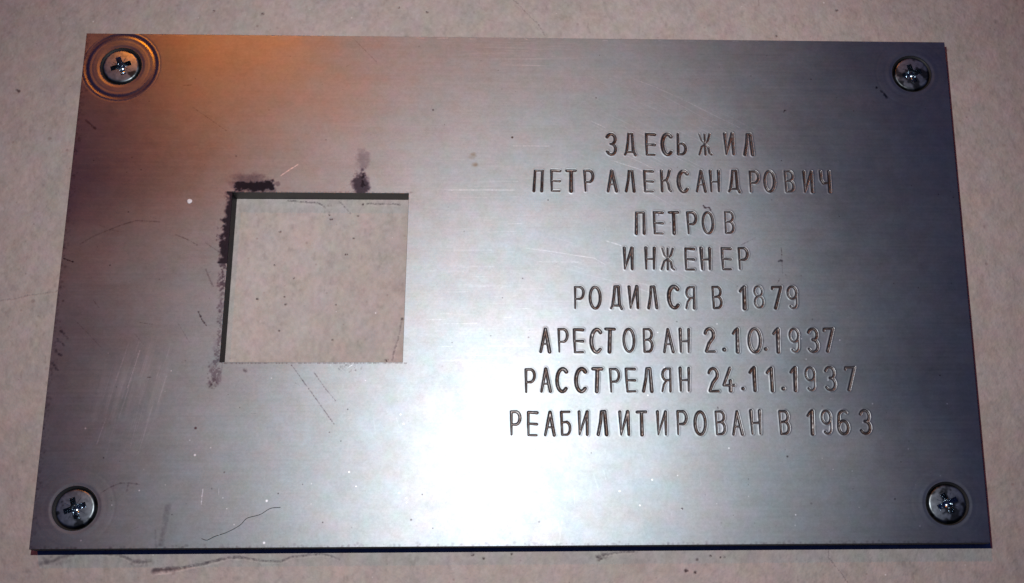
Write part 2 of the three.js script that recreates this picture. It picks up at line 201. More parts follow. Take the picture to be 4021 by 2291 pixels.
  bright([[-62.4, -44.5], [-62.5, -47.7]], 0.17, 0.8, 460); bright([[-59.3, -44.5], [-59.2, -45.7]], 0.12, 0.6, 461); bright([[-51.0, 22.9], [-49.3, 24.2], [-47.4, 25.6]], 0.17, 0.75, 462); bright([[-35.0, -19.6], [-34.0, -18.9]], 0.14, 0.5, 463);
  for (let i = 0; i < 60; i++) { const x = -30 + R() * 105, y = -28 - R() * 26, a = -1.5 + (R() - 0.5) * 0.5, l = 0.8 + R() * 6 * R(); bright([[x, y], [x + Math.cos(a) * l, y + Math.sin(a) * l]], 0.07, 0.1 + R() * 0.2, 480 + i); }
  for (let i = 0; i < 420; i++) { const x = -94 + R() * 188, y = -54 + R() * 108, l = 0.3 + R() * 3; bright([[x, y], [x + l, y + (R() - 0.5) * 0.08]], 0.06, 0.04 + R() * 0.12, 600 + i); }
  for (let i = 0; i < 70; i++) { const x = -90 + R() * 180, y = -55 + R() * 45; mc.dot(x, y, 0.12 + R() * 0.12, '245,246,250', 0.3 + R() * 0.6); }
  [[-64.5, -37.6], [-49.7, -46.9], [-49.7, -55.2]].forEach(([x, y]) => mc.dot(x, y, 0.3, '250,250,255', 0.9));
  mr.g.strokeStyle = 'rgb(58,58,58)'; mr.g.lineWidth = 1.5 * mr.px; mr.g.beginPath(); mr.g.arc((SCREWS[0][0] + 100) * mr.px, 615 - (SCREWS[0][1] + 60) * mr.px, 7.4 * mr.px, 0, 7); mr.g.stroke();
  mc.g.strokeStyle = 'rgba(70,40,34,0.12)'; mc.g.lineWidth = 0.7 * mc.px; mc.g.beginPath(); mc.g.arc((SCREWS[0][0] + 100) * mc.px, 1229 - (SCREWS[0][1] + 60) * mc.px, 7.45 * mc.px, 0, 7); mc.g.stroke();
  for (let i = 0; i < 170; i++) { const x = 8 + R() * 62, y = 52 - R() * 34 - (x - 8) * 0.25, a = -0.42 + (R() - 0.5) * 0.2; bright(sweep(x, y, a, 3 + R() * 9, -0.06), 0.06, 0.05 + R() * 0.13, 1200 + i); }
  for (let i = 0; i < 40; i++) { const t = R(); bright([[lerp(TL[0], TR[0], t), lerp(TL[1], TR[1], t) - 0.1 - R() * 0.3], [lerp(TL[0], TR[0], t) + 0.4 + R() * 2, lerp(TL[1], TR[1], t) - 0.1 - R() * 0.3]], 0.12, 0.15 + R() * 0.4, 1400 + i); }  // glints along the top edge, painted as short pale dashes
  // slips of the punch
  mark([[39.3, 16.4], [39.6, 15.9], [40.5, 16.0], [40.9, 15.2]], 0.2, 0.75, 1500); mark([[40.9, -28.0], [41.0, -28.5]], 0.18, 0.7, 1501); mark([[55.0, -0.2], [54.5, -1.2]], 0.14, 0.5, 1502); mark([[47.2, 7.5], [50.4, 9.2]], 0.16, 0.3, 1503);
  // grime lying along the outer edges
  for (let i = 0; i < 1100; i++) { const t = R(), left = R() < 0.6; const [x, y] = left ? [lerp(BL[0], TL[0], t) + R() * R() * 1.6, lerp(BL[1], TL[1], t)] : [lerp(BL[0], BR[0], t), lerp(BL[1], BR[1], t) + R() * R() * 0.8]; mc.dot(x, y, 0.12 + R() * 0.3, '50,40,48', 0.05 + R() * 0.14); }
}
const steel = new THREE.MeshPhysicalMaterial({ name: 'brushed_steel', map: mc.texture(true), roughnessMap: mr.texture(), bumpMap: mb.texture(), bumpScale: 0.000012, metalness: 1, roughness: 1, anisotropy: 0.28, anisotropyRotation: Math.PI / 2 - 0.15 });
const steelEdge = new THREE.MeshPhysicalMaterial({ name: 'cut_steel_edge', vertexColors: true, metalness: 0.7, roughness: 0.5, specularIntensity: 0.25 });
const uvOf = (x, y) => [(x + 100) / 200, (y + 60) / 120];

// ---------------------------------------------------------------- stamped lettering: strokes pressed into the sheet by hand punches
const arc = (cx, cy, rx, ry, a, b, r0, r1 = r0, n = 8) => { const q = []; for (let i = 0; i <= n; i++) { const t = i / n, w = (a + (b - a) * t) * Math.PI / 180; q.push([cx + Math.cos(w) * rx, cy + Math.sin(w) * ry, lerp(r0, r1, t)]); } return q; };
// glyphs: width in mm, then strokes of [x from -0.5 to 0.5, y from 0 to 1, half width in mm]
const GLYPH = {
  'З': [2.4, [[...arc(-0.05, 0.75, 0.5, 0.25, 155, -70, 0.36, 0.3), [-0.1, 0.52, 0.24]], [[-0.1, 0.52, 0.24], ...arc(-0.05, 0.26, 0.52, 0.26, 70, -155, 0.28, 0.3)]]],
  'Д': [2.8, [[[0.22, 1.02, 0.24], [-0.12, 1.02, 0.24], [-0.2, 0.6, 0.26], [-0.34, 0.16, 0.28]], [[0.22, 1.02, 0.26], [0.3, 0.14, 0.3]], [[-0.5, 0, 0.2], [-0.36, 0.13, 0.2], [0.36, 0.13, 0.22], [0.5, -0.03, 0.24]]]],
  'Е': [2.6, [[[-0.42, 0.98, 0.3], [-0.4, 0.5, 0.26], [-0.34, 0.02, 0.2]], [[-0.42, 1, 0.3], [0.46, 0.98, 0.34]], [[-0.38, 0.5, 0.22], [0.46, 0.48, 0.3]], [[-0.34, 0, 0.22], [0.46, 0, 0.22]]]],
  'С': [2.6, [arc(0.08, 0.5, 0.55, 0.5, 48, 312, 0.42, 0.36, 16)]],
  'Ь': [2.4, [[[-0.42, 1, 0.26], [-0.4, 0.02, 0.3]], [[-0.4, 0.52, 0.22], [0, 0.54, 0.24], ...arc(0, 0.28, 0.48, 0.26, 80, -80, 0.3, 0.28), [-0.4, 0.02, 0.24]]]],
  'Ж': [3.2, [[[0, 1, 0.2], [0, 0, 0.22]], [[-0.44, 1, 0.16], [-0.26, 0.68, 0.18], [0, 0.53, 0.2], [0.26, 0.68, 0.22], [0.42, 1, 0.22]], [[-0.5, 0, 0.18], [-0.28, 0.38, 0.2], [0, 0.5, 0.2], [0.26, 0.36, 0.22], [0.34, 0.08, 0.22], [0.5, 0, 0.2]]]],
  'И': [2.5, [[[-0.44, 1, 0.32], [-0.36, 0, 0.16]], [[-0.36, 0.02, 0.16], [0.38, 0.98, 0.3]], [[0.4, 1, 0.34], [0.44, 0, 0.26]]]],
  'Л': [2.5, [[[0.18, 1, 0.3], [-0.14, 1, 0.26], [-0.22, 0.55, 0.3], [-0.46, 0, 0.34]], [[0.2, 1, 0.32], [0.42, 0, 0.38]]]],
  'П': [2.6, [[[-0.38, 1, 0.26], [-0.46, 0, 0.34]], [[-0.38, 1, 0.24], [0.4, 1, 0.24]], [[0.4, 1, 0.28], [0.36, 0, 0.34]]]],
  'Т': [2.7, [[[-0.42, 1, 0.34], [0.42, 1, 0.36]], [[0, 0.96, 0.4], [-0.02, 0, 0.4]]]],
  'Р': [2.6, [[[-0.42, 1, 0.26], [-0.36, 0, 0.15]], [[-0.42, 1, 0.24], [0.04, 1, 0.26], ...arc(0.04, 0.72, 0.42, 0.28, 80, -80, 0.3, 0.26), [-0.38, 0.44, 0.18]]]],
  'А': [2.6, [[[0, 1, 0.34], [-0.44, 0, 0.26]], [[0, 1, 0.34], [0.46, 0, 0.34]], [[-0.28, 0.34, 0.18], [0.3, 0.34, 0.18]]]],
  'К': [2.7, [[[-0.4, 1, 0.32], [-0.38, 0, 0.28]], [[-0.36, 0.5, 0.22], [0.12, 0.56, 0.26], [0.28, 0.74, 0.3], [0.42, 1, 0.34]], [[0.06, 0.54, 0.22], [0.26, 0.36, 0.26], [0.34, 0.1, 0.28], [0.5, 0, 0.26]]]],
  'Н': [2.7, [[[-0.42, 1, 0.38], [-0.36, 0, 0.18]], [[-0.4, 0.46, 0.16], [0.4, 0.48, 0.2]], [[0.42, 1, 0.34], [0.4, 0, 0.17]]]],
  'О': [2.7, [arc(0, 0.5, 0.5, 0.5, 90, 450, 0.28, 0.28, 22)]],
  '0': [3.0, [arc(0, 0.5, 0.5, 0.52, 90, 450, 0.3, 0.3, 22)]],
  'В': [2.5, [[[-0.44, 1, 0.2], [-0.38, 0, 0.2]], [[-0.44, 1, 0.2], [0.04, 1, 0.22], ...arc(0.04, 0.77, 0.38, 0.23, 80, -80, 0.26, 0.24, 6), [-0.4, 0.52, 0.18]], [[0.04, 0.53, 0.2], ...arc(0.06, 0.27, 0.4, 0.26, 80, -80, 0.26, 0.24, 6), [-0.38, 0, 0.18]]]],
  'Ч': [2.7, [[[-0.44, 1, 0.34], [-0.4, 0.6, 0.34], [-0.2, 0.42, 0.3], [0.34, 0.46, 0.24]], [[0.42, 1, 0.34], [0.42, 0, 0.38]]]],
  'Я': [2.5, [[[0.4, 1, 0.22], [0.4, 0, 0.28]], [[0.4, 1, 0.22], [0, 1, 0.24], ...arc(0, 0.74, 0.44, 0.26, 100, 260, 0.26, 0.24, 6), [0.4, 0.5, 0.2]], [[-0.04, 0.46, 0.2], [-0.3, 0.3, 0.2], [-0.46, 0, 0.18]]]],
  'Б': [2.5, [[[-0.44, 1, 0.28], [-0.38, 0, 0.22]], [[-0.44, 1, 0.24], [0.4, 1, 0.26]], [[-0.4, 0.54, 0.2], [0.06, 0.56, 0.24], ...arc(0.06, 0.28, 0.4, 0.28, 80, -80, 0.32, 0.26), [-0.38, 0, 0.2]]]],
  '1': [1.7, [[[-0.5, 0.8, 0.26], [-0.1, 0.95, 0.26], [0.3, 1, 0.34]], [[0.3, 1, 0.4], [0.28, 0, 0.38]]]],
  '2': [2.5, [[...arc(-0.02, 0.74, 0.46, 0.27, 165, -25, 0.28, 0.36), [-0.1, 0.36, 0.34], [-0.44, 0.02, 0.28]], [[-0.44, 0, 0.22], [0.46, 0, 0.28]]]],
  '3': [2.6, [[...arc(-0.05, 0.76, 0.46, 0.26, 160, -70, 0.28, 0.26), [-0.04, 0.53, 0.32]], [[-0.04, 0.53, 0.32], ...arc(-0.05, 0.26, 0.5, 0.27, 70, -150, 0.3, 0.26)]]],
  '4': [2.8, [[[0.18, 1, 0.34], [-0.46, 0.26, 0.26]], [[-0.46, 0.24, 0.2], [0.48, 0.24, 0.28]], [[0.18, 0.44, 0.34], [0.16, 0, 0.36]]]],
  '6': [2.7, [[[0.4, 0.92, 0.18], ...arc(0.06, 0.72, 0.46, 0.29, 60, 165, 0.2, 0.26, 7), [-0.46, 0.3, 0.3]], arc(0, 0.28, 0.46, 0.29, 0, 360, 0.28, 0.28, 18)]],
  '7': [2.7, [[[-0.46, 0.9, 0.22], [-0.42, 1, 0.24], [0.46, 1, 0.28]], [[0.44, 1, 0.34], [-0.2, 0, 0.34]]]],
  '8': [2.6, [arc(-0.03, 0.77, 0.4, 0.24, 90, 450, 0.18, 0.18, 16), arc(0.02, 0.27, 0.44, 0.27, 90, 450, 0.19, 0.19, 16)]],
  '9': [2.6, [arc(-0.02, 0.72, 0.45, 0.29, 0, 360, 0.24, 0.2, 18), [[0.44, 0.72, 0.15], [0.42, 0.3, 0.13], ...arc(0.04, 0.24, 0.38, 0.25, -10, -140, 0.13, 0.22, 6)]]],
  '.': [1.1, [[[0, 0.1, 0.44], [0.02, 0.1, 0.44]]]],
};
// each line: the characters, the middle of each in mm from the plaque's middle, foot and head of the first and last letter
const LINES = [
  ['ЗДЕСЬЖИЛ', [19.7, 23.7, 28.0, 31.7, 34.9, 40.1, 45.4, 49.6], 27.89, 28.15, 5.42],
  ['ПЕТРАЛЕКСАНДРОВИЧ', [3.8, 7.4, 10.9, 14.7, 19.7, 23.6, 27.5, 31.3, 35.0, 38.9, 41.9, 46.1, 50.4, 53.8, 58.2, 62.2, 66.0], 19.32, 19.49, 5.32],
  ['ПЕТРОВ', [25.7, 29.4, 32.9, 36.7, 40.2, 44.7], 9.65, 9.85, 5.37],
  ['ИНЖЕНЕР', [22.9, 27.5, 31.3, 35.9, 39.4, 43.8, 47.4], 1.66, 1.72, 5.27],
  ['РОДИЛСЯВ1879', [12.4, 15.9, 20.3, 24.0, 28.0, 32.4, 35.9, 41.6, 47.0, 50.4, 54.3, 57.6], -7.01, -6.90, 5.27],
  ['АРЕСТОВАН2.10.1937', [5.4, 9.1, 12.3, 15.9, 18.8, 22.9, 26.8, 31.1, 34.4, 39.8, 42.7, 45.2, 49.1, 51.4, 53.7, 57.5, 61.5, 64.8], -16.49, -16.43, 5.48],
  ['РАССТРЕЛЯН24.11.1937', [2.3, 5.6, 8.8, 12.7, 16.1, 19.8, 23.1, 26.6, 30.5, 34.2, 40.3, 43.4, 46.3, 48.5, 52.1, 54.7, 56.9, 60.5, 64.7, 68.8], -25.02, -24.75, 5.38],
  ['РЕАБИЛИТИРОВАНВ1963', [-0.6, 2.8, 6.4, 9.7, 13.2, 17.2, 21.7, 25.3, 29.3, 33.4, 37.2, 41.4, 44.9, 48.7, 54.6, 60.0, 63.4, 66.8, 71.4], -34.01, -33.92, 5.33],
];
const RL = rng(2024);
const DEEP = 0.3, PAD = 0.9, STEP = 0.1;
function punch(ch, x, y, h) {                                          // one stamped character as short tapered segments in mm
  const [w, strokes] = GLYPH[ch], lean = (RL() - 0.5) * 0.05, up = (RL() - 0.5) * 0.16, thick = 0.9 + RL() * 0.22, tx = (RL() - 0.5) * 0.3, ty = (RL() - 0.5) * 0.3, segs = [];
  const bx = w - 0.56, by = h - 0.56;
  for (const s of strokes) {
    const q = s.map(([a, b, r]) => { const X = a * bx, Y = b * by + 0.28; return [x + X - Y * lean, y + up + Y + X * lean, r * 0.9 * thick * (1 + tx * a + ty * (b - 0.5))]; });
    for (let i = 1; i < q.length; i++) segs.push([...q[i - 1], ...q[i]]);
  }
  return { ch, segs, x0: x - w / 2 - 0.9, x1: x + w / 2 + 0.9, deep: DEEP * (0.55 + RL() * 0.5), lip: 0.5 + RL() * 1.5, lx: (RL() - 0.3) * 0.5, ly: (RL() - 0.7) * 0.5, cx: x, cy: y + h / 2 };
}
function toEdge(p, x, y) {                                             // distance outside (+) or inside (-) the stroke's rim
  let best = 9;
  for (const [ax, ay, ar, bx, by, br] of p.segs) {
    const dx = bx - ax, dy = by - ay, t = clamp(((x - ax) * dx + (y - ay) * dy) / (dx * dx + dy * dy + 1e-9)), d = Math.hypot(x - ax - dx * t, y - ay - dy * t) - lerp(ar, br, t);
    if (d < best) best = d;
  }
  return best;
}
function relief(p, d, x, y) {
  if (d > 0.42) return 0;
  if (d > 0) { const k = 1 - d / 0.42; return 0.011 * p.lip * clamp(1 + p.lx * (x - p.cx) + p.ly * (y - p.cy) * 0.5 + vnoise(x * 1.3, y * 1.3, 77) * 0.9, 0.1, 2.4) * smooth(0, 0.3, d / 0.42 + 0.12) * k * k * (3 - 2 * k) * 1.6; }
  const want = -d * 1.35, m = p.deep * (1 + vnoise(x * 1.7, y * 1.7, 8) * 0.5);   // sloping sides, rounded into an uneven floor
  return 0.012 - (want * m) / Math.pow(Math.pow(want, 3) + Math.pow(m, 3), 1 / 3);
}
const lineBoxes = [], plateGeos = [], letterMeshes = [];
for (const [text, xs, ya, yb, h] of LINES) {
  const marks = [...text].map((ch, i) => punch(ch, xs[i], lerp(ya, yb, i / (xs.length - 1)), h));
  const x0 = Math.min(...marks.map((m) => m.x0)) - 0.2, x1 = Math.max(...marks.map((m) => m.x1)) + 0.2, y0 = Math.min(ya, yb) - PAD, y1 = Math.max(ya, yb) + h + PAD;
  lineBoxes.push([x0, y0, x1, y1]);
  const nx = Math.ceil((x1 - x0) / STEP), ny = Math.ceil((y1 - y0) / STEP), sx = (x1 - x0) / nx, sy = (y1 - y0) / ny, Z = new Float32Array((nx + 1) * (ny + 1)), own = new Int16Array(Z.length).fill(-1);
  for (let j = 1; j < ny; j++) for (let i = 1; i < nx; i++) {
    const x = x0 + i * sx, y = y0 + j * sy, at = j * (nx + 1) + i;
    let z = 0, lip = 0;
    marks.forEach((m, k) => { if (x < m.x0 || x > m.x1) return; const d = toEdge(m, x, y), r = relief(m, d, x, y); if (r < 0 && r < z) { z = r; own[at] = k; } else if (r > lip) lip = r; });
    Z[at] = (z < 0 ? z : lip) + (z < 0 ? 0 : 0) ;
  }
  const at = (i, j) => Z[clamp(j, 0, ny) * (nx + 1) + clamp(i, 0, nx)];
  const makers = new Map();
  const maker = (k) => { if (!makers.has(k)) makers.set(k, { pos: [], nor: [], uv: [], col: [], idx: [], seen: new Map() }); return makers.get(k); };
  const vert = (m, i, j, isLetter) => {
    const key = j * (nx + 1) + i;
    if (m.seen.has(key)) return m.seen.get(key);
    const x = x0 + i * sx, y = y0 + j * sy, z = Z[key], n = m.pos.length / 3, gx = (at(i + 1, j) - at(i - 1, j)) / (2 * sx), gy = (at(i, j + 1) - at(i, j - 1)) / (2 * sy), l = Math.hypot(gx, gy, 1);
    m.pos.push(x * MM, y * MM, (FZ + z) * MM); m.nor.push(-gx / l, -gy / l, 1 / l); m.uv.push(...uvOf(x, y));
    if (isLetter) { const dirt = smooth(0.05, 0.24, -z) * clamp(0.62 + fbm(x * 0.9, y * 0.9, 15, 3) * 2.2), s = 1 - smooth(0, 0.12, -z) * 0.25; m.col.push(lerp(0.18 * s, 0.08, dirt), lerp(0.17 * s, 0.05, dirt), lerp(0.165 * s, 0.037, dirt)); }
    m.seen.set(key, n); return n;
  };
  for (let j = 0; j < ny; j++) for (let i = 0; i < nx; i++) {
    let k = -1; for (const q of [j * (nx + 1) + i, j * (nx + 1) + i + 1, (j + 1) * (nx + 1) + i, (j + 1) * (nx + 1) + i + 1]) if (own[q] >= 0) k = own[q];
    const m = maker(k), L = k >= 0, a = vert(m, i, j, L), b = vert(m, i + 1, j, L), c = vert(m, i + 1, j + 1, L), d = vert(m, i, j + 1, L);
    if ((i + j) % 2) m.idx.push(a, b, c, a, c, d); else m.idx.push(a, b, d, b, c, d);
  }
  for (const [k, m] of makers) {
    if (k < 0) plateGeos.push(geo(m.pos, m.idx, m.nor, m.uv));
    else letterMeshes.push([marks[k].ch, geo(m.pos, m.idx, m.nor, m.uv, m.col)]);
  }
}

// ---------------------------------------------------------------- the plate: front face with its openings, turned rings round the screws, edges, back
const HOLE = 4.48;
const RINGS = [[[7.4, 0.7, 0.05], [6.2, 0.4, 0.008], [8.4, 0.3, 0.012]], [[6.0, 0.7, 0.007], [8.0, 0.5, 0.006]], [[6.0, 0.7, 0.008], [7.7, 0.5, 0.008]], [[5.8, 0.7, 0.006], [7.4, 0.6, 0.005]]];
const dish = (n, r, w = 0) => { let z = -0.035 * (1 - smooth(0, 0.75, (r - HOLE))); for (const [c, w, d] of RINGS[n]) { const t = Math.abs(r - c) / w; if (t < 1) z -= d * (0.5 + 0.5 * Math.cos(Math.PI * t)) * clamp(0.7 + 0.55 * Math.cos(w + 0.9) + vnoise(Math.cos(w) * 2.6 + n * 5, Math.sin(w) * 2.6, 91) * 1.5, 0.05, 1.5); } return z * smooth(9.2, 8.7, r); };
const onEdge = (a, b, v, axis) => { const t = (v - a[axis]) / (b[axis] - a[axis]); return [lerp(a[0], b[0], t), lerp(a[1], b[1], t)]; };
const IN = 9.4;
const cornerQuads = SCREWS.map(([x, y], n) => {
  const left = n % 2 === 0, top = n < 2, X = x + (left ? IN : -IN), Y = y + (top ? -IN : IN), corner = [TL, TR, BL, BR][n];
  return { corner, h: onEdge(top ? TL : BL, top ? TR : BR, X, 0), inner: [X, Y], v: onEdge(left ? TL : TR, left ? BL : BR, Y, 1) };
});
const shape = new THREE.Shape();
{
  const [a, b, c, d] = cornerQuads, loop = [c.h, d.h, d.inner, d.v, b.v, b.inner, b.h, a.h, a.inner, a.v, c.v, c.inner];
  loop.forEach(([x, y], i) => (i ? shape.lineTo(x, y) : shape.moveTo(x, y)));
  const hole = (pts) => { const h = new THREE.Path(); pts.forEach(([x, y], i) => (i ? h.lineTo(x, y) : h.moveTo(x, y))); h.closePath(); shape.holes.push(h); };
  hole(CUT.slice().reverse());
  for (const [x0, y0, x1, y1] of lineBoxes) hole([[x0, y0], [x0, y1], [x1, y1], [x1, y0]]);
}
{
  const g = new THREE.ShapeGeometry(shape), p = g.attributes.position, pos = [], nor = [], uv = [];
  for (let i = 0; i < p.count; i++) { pos.push(p.getX(i) * MM, p.getY(i) * MM, FZ * MM); nor.push(0, 0, 1); uv.push(...uvOf(p.getX(i), p.getY(i))); }
  plateGeos.push(geo(pos, [...g.index.array], nor, uv));
}
const edgeGeos = [];
cornerQuads.forEach((q, n) => {                                        // rings fanned from the screw hole out to the corner's outline
  const [cx, cy] = SCREWS[n], poly = [q.corner, q.h, q.inner, q.v], angles = [];
  for (let i = 0; i < 220; i++) angles.push(i / 220 * 2 * Math.PI - Math.PI);
  poly.forEach(([x, y]) => angles.push(Math.atan2(y - cy, x - cx)));
  angles.sort((a, b) => a - b); angles.push(angles[0] + 2 * Math.PI);
  const reach = (w) => { const dx = Math.cos(w), dy = Math.sin(w); let best = 99; for (let i = 0; i < 4; i++) { const [ax, ay] = poly[i], [bx, by] = poly[(i + 1) % 4], ex = bx - ax, ey = by - ay, det = dx * -ey + dy * ex; if (Math.abs(det) < 1e-9) continue; const t = ((ax - cx) * -ey + (ay - cy) * ex) / det, s = (dx * (ay - cy) - dy * (ax - cx)) / det; if (t > 0 && s > -1e-6 && s < 1 + 1e-6 && t < best) best = t; } return best; };
  const M = 64, pos = [], nor = [], uv = [], idx = [];
  angles.forEach((w) => { const far = reach(w); for (let k = 0; k <= M; k++) {
    const r = lerp(HOLE, far, k / M), x = cx + Math.cos(w) * r, y = cy + Math.sin(w) * r, e = 0.02, g = (dish(n, r + e, w) - dish(n, r - e, w)) / (2 * e), l = Math.hypot(g, 1);
    pos.push(x * MM, y * MM, (FZ + dish(n, r, w)) * MM); nor.push(-g * Math.cos(w) / l, -g * Math.sin(w) / l, 1 / l); uv.push(...uvOf(x, y));
  } });
  for (let i = 0; i + 1 < angles.length; i++) for (let k = 0; k < M; k++) { const a = i * (M + 1) + k, b = a + M + 1; idx.push(a, a + 1, b + 1, a, b + 1, b); }
  plateGeos.push(geo(pos, idx, nor, uv));
  // countersunk bore
  const lathe = new THREE.LatheGeometry([[2.4, BZ], [2.4, FZ - 2.3], [HOLE - 0.12, FZ - 0.28], [HOLE, FZ - 0.1]].map(([r, z]) => new THREE.Vector2(r * MM, z * MM)), 72);
  lathe.rotateX(Math.PI / 2); lathe.scale(1, 1, 1); 
  const fl = lathe.attributes.position; for (let i = 0; i < fl.count; i++) fl.setZ(i, Math.abs(fl.getZ(i)));
  lathe.translate(cx * MM, cy * MM, 0); lathe.computeVertexNormals();
  edgeGeos.push(lathe);
});
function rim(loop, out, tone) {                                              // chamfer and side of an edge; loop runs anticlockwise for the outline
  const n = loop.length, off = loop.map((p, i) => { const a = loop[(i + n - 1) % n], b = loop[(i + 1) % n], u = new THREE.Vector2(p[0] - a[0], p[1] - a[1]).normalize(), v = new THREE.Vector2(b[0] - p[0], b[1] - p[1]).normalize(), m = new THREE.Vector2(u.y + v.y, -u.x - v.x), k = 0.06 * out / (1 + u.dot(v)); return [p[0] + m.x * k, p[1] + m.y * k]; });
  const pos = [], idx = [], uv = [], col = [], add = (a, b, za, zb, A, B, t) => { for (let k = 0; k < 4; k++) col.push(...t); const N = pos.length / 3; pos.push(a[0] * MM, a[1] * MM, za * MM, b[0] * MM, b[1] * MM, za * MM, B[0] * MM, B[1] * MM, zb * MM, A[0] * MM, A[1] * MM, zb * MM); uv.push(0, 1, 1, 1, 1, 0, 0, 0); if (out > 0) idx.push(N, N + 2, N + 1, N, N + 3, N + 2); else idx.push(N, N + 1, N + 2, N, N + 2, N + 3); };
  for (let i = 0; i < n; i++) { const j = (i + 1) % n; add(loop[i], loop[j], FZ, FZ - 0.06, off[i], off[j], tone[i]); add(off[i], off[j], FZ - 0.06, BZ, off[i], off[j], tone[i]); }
  return geo(pos, idx, null, uv, col);
}
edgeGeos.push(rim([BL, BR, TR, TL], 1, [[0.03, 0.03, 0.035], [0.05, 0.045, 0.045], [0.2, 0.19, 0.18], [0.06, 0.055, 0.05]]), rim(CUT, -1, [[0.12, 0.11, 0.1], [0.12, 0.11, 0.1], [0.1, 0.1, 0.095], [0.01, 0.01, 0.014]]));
{
  const back = new THREE.Shape([BL, BR, TR, TL].map((p) => new THREE.Vector2(...p))), h = new THREE.Path(CUT.slice().reverse().map((p) => new THREE.Vector2(...p)));
  back.holes.push(h);
  const g = new THREE.ShapeGeometry(back), p = g.attributes.position, pos = [], uv = [], ix = [...g.index.array];
  for (let i = 0; i < p.count; i++) { pos.push(p.getX(i) * MM, p.getY(i) * MM, BZ * MM); uv.push(0, 0); }
  for (let i = 0; i < ix.length; i += 3) [ix[i + 1], ix[i + 2]] = [ix[i + 2], ix[i + 1]];
  edgeGeos.push(geo(pos, ix, null, uv));
}
const plaque = new THREE.Group(); plaque.name = 'memorial_plaque'; scene.add(plaque);
tag(plaque, 'brushed steel memorial plaque with stamped lettering and square opening, screwed to plaster wall', 'plaque');
const front = mergeGeometries(plateGeos); front.setAttribute('color', new THREE.Float32BufferAttribute(new Float32Array(front.attributes.position.count * 3).fill(1), 3));
const sides = mergeGeometries(edgeGeos.map((g) => { const q = g.clone(); if (!q.attributes.color) q.setAttribute('color', new THREE.Float32BufferAttribute(new Float32Array(q.attributes.position.count * 3).fill(0.06), 3)); for (const k of Object.keys(q.attributes)) if (!['position', 'normal', 'uv', 'color'].includes(k)) q.deleteAttribute(k); return q; }));
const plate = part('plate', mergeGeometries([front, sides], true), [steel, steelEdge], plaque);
const pressed = new THREE.MeshStandardMaterial({ name: 'grimy_stamped_steel', vertexColors: true, metalness: 0.8, roughness: 0.4 });
for (const [ch, g] of letterMeshes) part(/[0-9]/.test(ch) ? 'digit' : ch === '.' ? 'full_stop' : 'letter', g, pressed, plate);

// ---------------------------------------------------------------- four cross-head screws
const zinc = new THREE.MeshStandardMaterial({ name: 'zinc_screw', vertexColors: true, metalness: 0.95, roughness: 0.36 });
const zincRecess = new THREE.MeshStandardMaterial({ name: 'zinc_recess', color: new THREE.Color().setRGB(0.3, 0.35, 0.39), metalness: 1, roughness: 0.2 });
const evaluator = new Evaluator(); evaluator.attributes = ['position', 'normal', 'uv']; evaluator.useGroups = true;
function hexa(top, bottom, zt, zb) {                                   // a wedge between two rectangles
  const [a, b] = top, [c, d] = bottom, v = [[-a, -b, zt], [a, -b, zt], [a, b, zt], [-a, b, zt], [-c, -d, zb], [c, -d, zb], [c, d, zb], [-c, d, zb]], f = [[0, 1, 2, 3], [7, 6, 5, 4], [4, 5, 1, 0], [5, 6, 2, 1], [6, 7, 3, 2], [7, 4, 0, 3]], pos = [], uv = [], idx = [];
  f.forEach((q) => { const n = pos.length / 3; q.forEach((k) => { pos.push(...v[k]); uv.push(0, 0); }); idx.push(n, n + 1, n + 2, n, n + 2, n + 3); });
  return geo(pos, idx, null, uv);
}
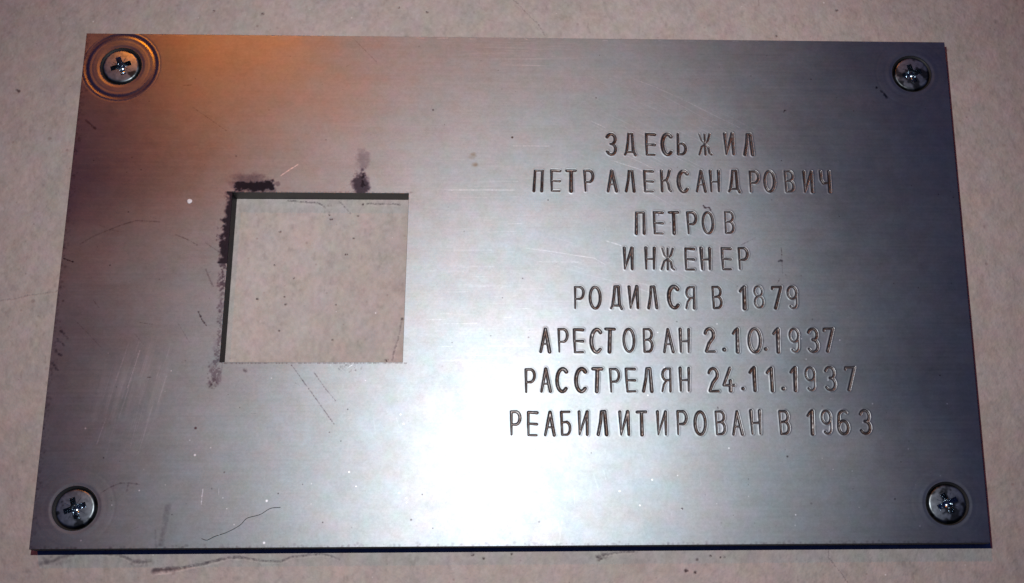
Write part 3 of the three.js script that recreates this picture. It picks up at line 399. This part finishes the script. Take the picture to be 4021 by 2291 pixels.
function screw(n, turn, tilt, tiltDir, bare) {
  const top = [], R = 4.32;
  for (let i = 0; i <= 26; i++) { const r = R * i / 26; top.push(new THREE.Vector2(Math.max(r, 1e-4), r < 3.5 ? 0.16 - 0.16 * (r / 3.5) ** 2 : 0 - 0.95 * ((r - 3.5) / (R - 3.5)) ** 2)); }
  top.push(new THREE.Vector2(2.1, -2.5), new THREE.Vector2(2.0, -16), new THREE.Vector2(1e-4, -18));
  const head = new THREE.LatheGeometry(top.reverse(), 120); head.rotateX(Math.PI / 2);
  const z = head.attributes.position; let sum = 0; for (let i = 0; i < z.count; i++) sum += z.getZ(i);
  if (sum > 0) head.rotateX(Math.PI);                                  // crown towards +z
  let brush_ = new Brush(toCreasedNormals(head, 0.7), zinc); brush_.updateMatrixWorld();
  const cut = (g, rz) => { const b = new Brush(g, zincRecess); b.rotation.z = rz; b.updateMatrixWorld(); brush_ = evaluator.evaluate(brush_, b, SUBTRACTION); brush_.updateMatrixWorld(); };
  cut(hexa([2.45, 0.6], [1.05, 0.36], 0.5, -1.9), 0); cut(hexa([0.6, 2.45], [0.36, 1.05], 0.5, -1.9), 0);
  cut(hexa([1.05, 1.05], [0.55, 0.55], 0.4, -1.7), Math.PI / 4);
  { const b = new THREE.SphereGeometry(1.25, 28, 18); b.translate(0, 0, -0.95); cut(b, 0.3); }  // rounded hollow added so the recess mirrors a flash glint
  for (let k = 0; k < 4; k++) { const t = hexa([0.7, 0.07], [0.6, 0.02], 0.3, 0.04); t.translate(1.75, 0, 0); cut(t, Math.PI / 4 + k * Math.PI / 2); }
  const RN = rng(50 + n);                                              // slips of the driver: nicks round the recess
  for (let k = 0; k < 5; k++) { const t = hexa([0.12 + RN() * 0.3, 0.05 + RN() * 0.1], [0.08, 0.03], 0.5, -0.15 - RN() * 0.3), a = RN() * 6.28, r = 0.7 + RN() * 1.2; t.rotateZ(RN() * 3); t.translate(Math.cos(a) * r, Math.sin(a) * r, 0); cut(t, 0); }
  const g = brush_.geometry, mats = [].concat(brush_.material), take = (want) => {
    const src = g.index ? g.toNonIndexed() : g, P = src.attributes.position.array, N = src.attributes.normal.array, pos = [], nor = [];
    for (const gr of g.groups) if ((mats[gr.materialIndex] === zincRecess) === want) { pos.push(...P.slice(gr.start * 3, (gr.start + gr.count) * 3)); nor.push(...N.slice(gr.start * 3, (gr.start + gr.count) * 3)); }
    const q = new THREE.BufferGeometry(); q.setAttribute('position', new THREE.Float32BufferAttribute(pos, 3)); q.setAttribute('normal', new THREE.Float32BufferAttribute(nor, 3));
    const col = [], uv = []; for (let i = 0; i < pos.length; i += 3) { const x = pos[i], y = pos[i + 1], w = smooth(-0.12, 0.16, fbm(x * 0.55 + n * 9, y * 0.55, 200 + n, 3) + bare), rr = Math.hypot(x, y), k = lerp(0.06, 0.33, w) * lerp(1, 0.16, smooth(3.35, 3.85, rr + fbm(x, y, 400, 2) * 0.3)) * (1 + fbm(x * 2, y * 2, 300 + n, 2) * 0.5); col.push(k * 0.9, k * 1.03, k * 1.06); uv.push(x / 8, y / 8); }  // rim vertex colour darkened to imitate its reflection of the dark surroundings
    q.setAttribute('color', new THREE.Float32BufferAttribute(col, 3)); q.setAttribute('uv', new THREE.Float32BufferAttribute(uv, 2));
    q.rotateZ(turn); q.rotateX(Math.sin(tiltDir) * tilt); q.rotateY(Math.cos(tiltDir) * tilt); q.scale(MM, MM, MM);
    return q;
  };
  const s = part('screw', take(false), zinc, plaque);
  s.position.set(SCREWS[n][0] * MM, SCREWS[n][1] * MM, (FZ + 0.02) * MM);
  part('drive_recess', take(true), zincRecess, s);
  return s;
}
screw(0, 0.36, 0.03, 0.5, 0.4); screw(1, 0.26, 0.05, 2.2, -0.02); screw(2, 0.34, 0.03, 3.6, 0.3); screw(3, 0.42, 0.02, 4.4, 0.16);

// ---------------------------------------------------------------- small things lying on the steel
{
  const pts = [[-61.9, -54.3], [-60.9, -54.6], [-59.4, -53.9], [-57.1, -53.1], [-54.5, -51.6], [-53.4, -50.4], [-50.8, -49.6], [-48.8, -48.4], [-46.9, -48.2]].map(([x, y], i) => new THREE.Vector3(x * MM, y * MM, (FZ + 0.05 + (i % 3) * 0.02) * MM));
  const hair = part('hair', new THREE.TubeGeometry(new THREE.CatmullRomCurve3(pts), 90, 0.055 * MM, 6), new THREE.MeshStandardMaterial({ color: new THREE.Color().setRGB(0.03, 0.015, 0.012), roughness: 0.6 }), scene);
  tag(hair, 'single dark curved hair stuck to the steel right of the lower left screw', 'hair');
  const g = new THREE.SphereGeometry(0.52 * MM, 28, 14), p = g.attributes.position; for (let i = 0; i < p.count; i++) { const a = Math.atan2(p.getY(i), p.getX(i)); const k = 1 + 0.06 * Math.sin(a * 3 + 1); p.setXYZ(i, p.getX(i) * k, p.getY(i) * k, p.getZ(i) * 0.3); } g.computeVertexNormals();
  const speck = part('paint_speck', g, new THREE.MeshStandardMaterial({ color: new THREE.Color().setRGB(0.62, 0.58, 0.58), roughness: 0.6 }), scene);
  speck.position.set(-69.8 * MM, 16.9 * MM, FZ * MM);
  tag(speck, 'small round speck of white paint on the steel left of the square opening', 'paint speck');
}

renderer.render(scene, camera);
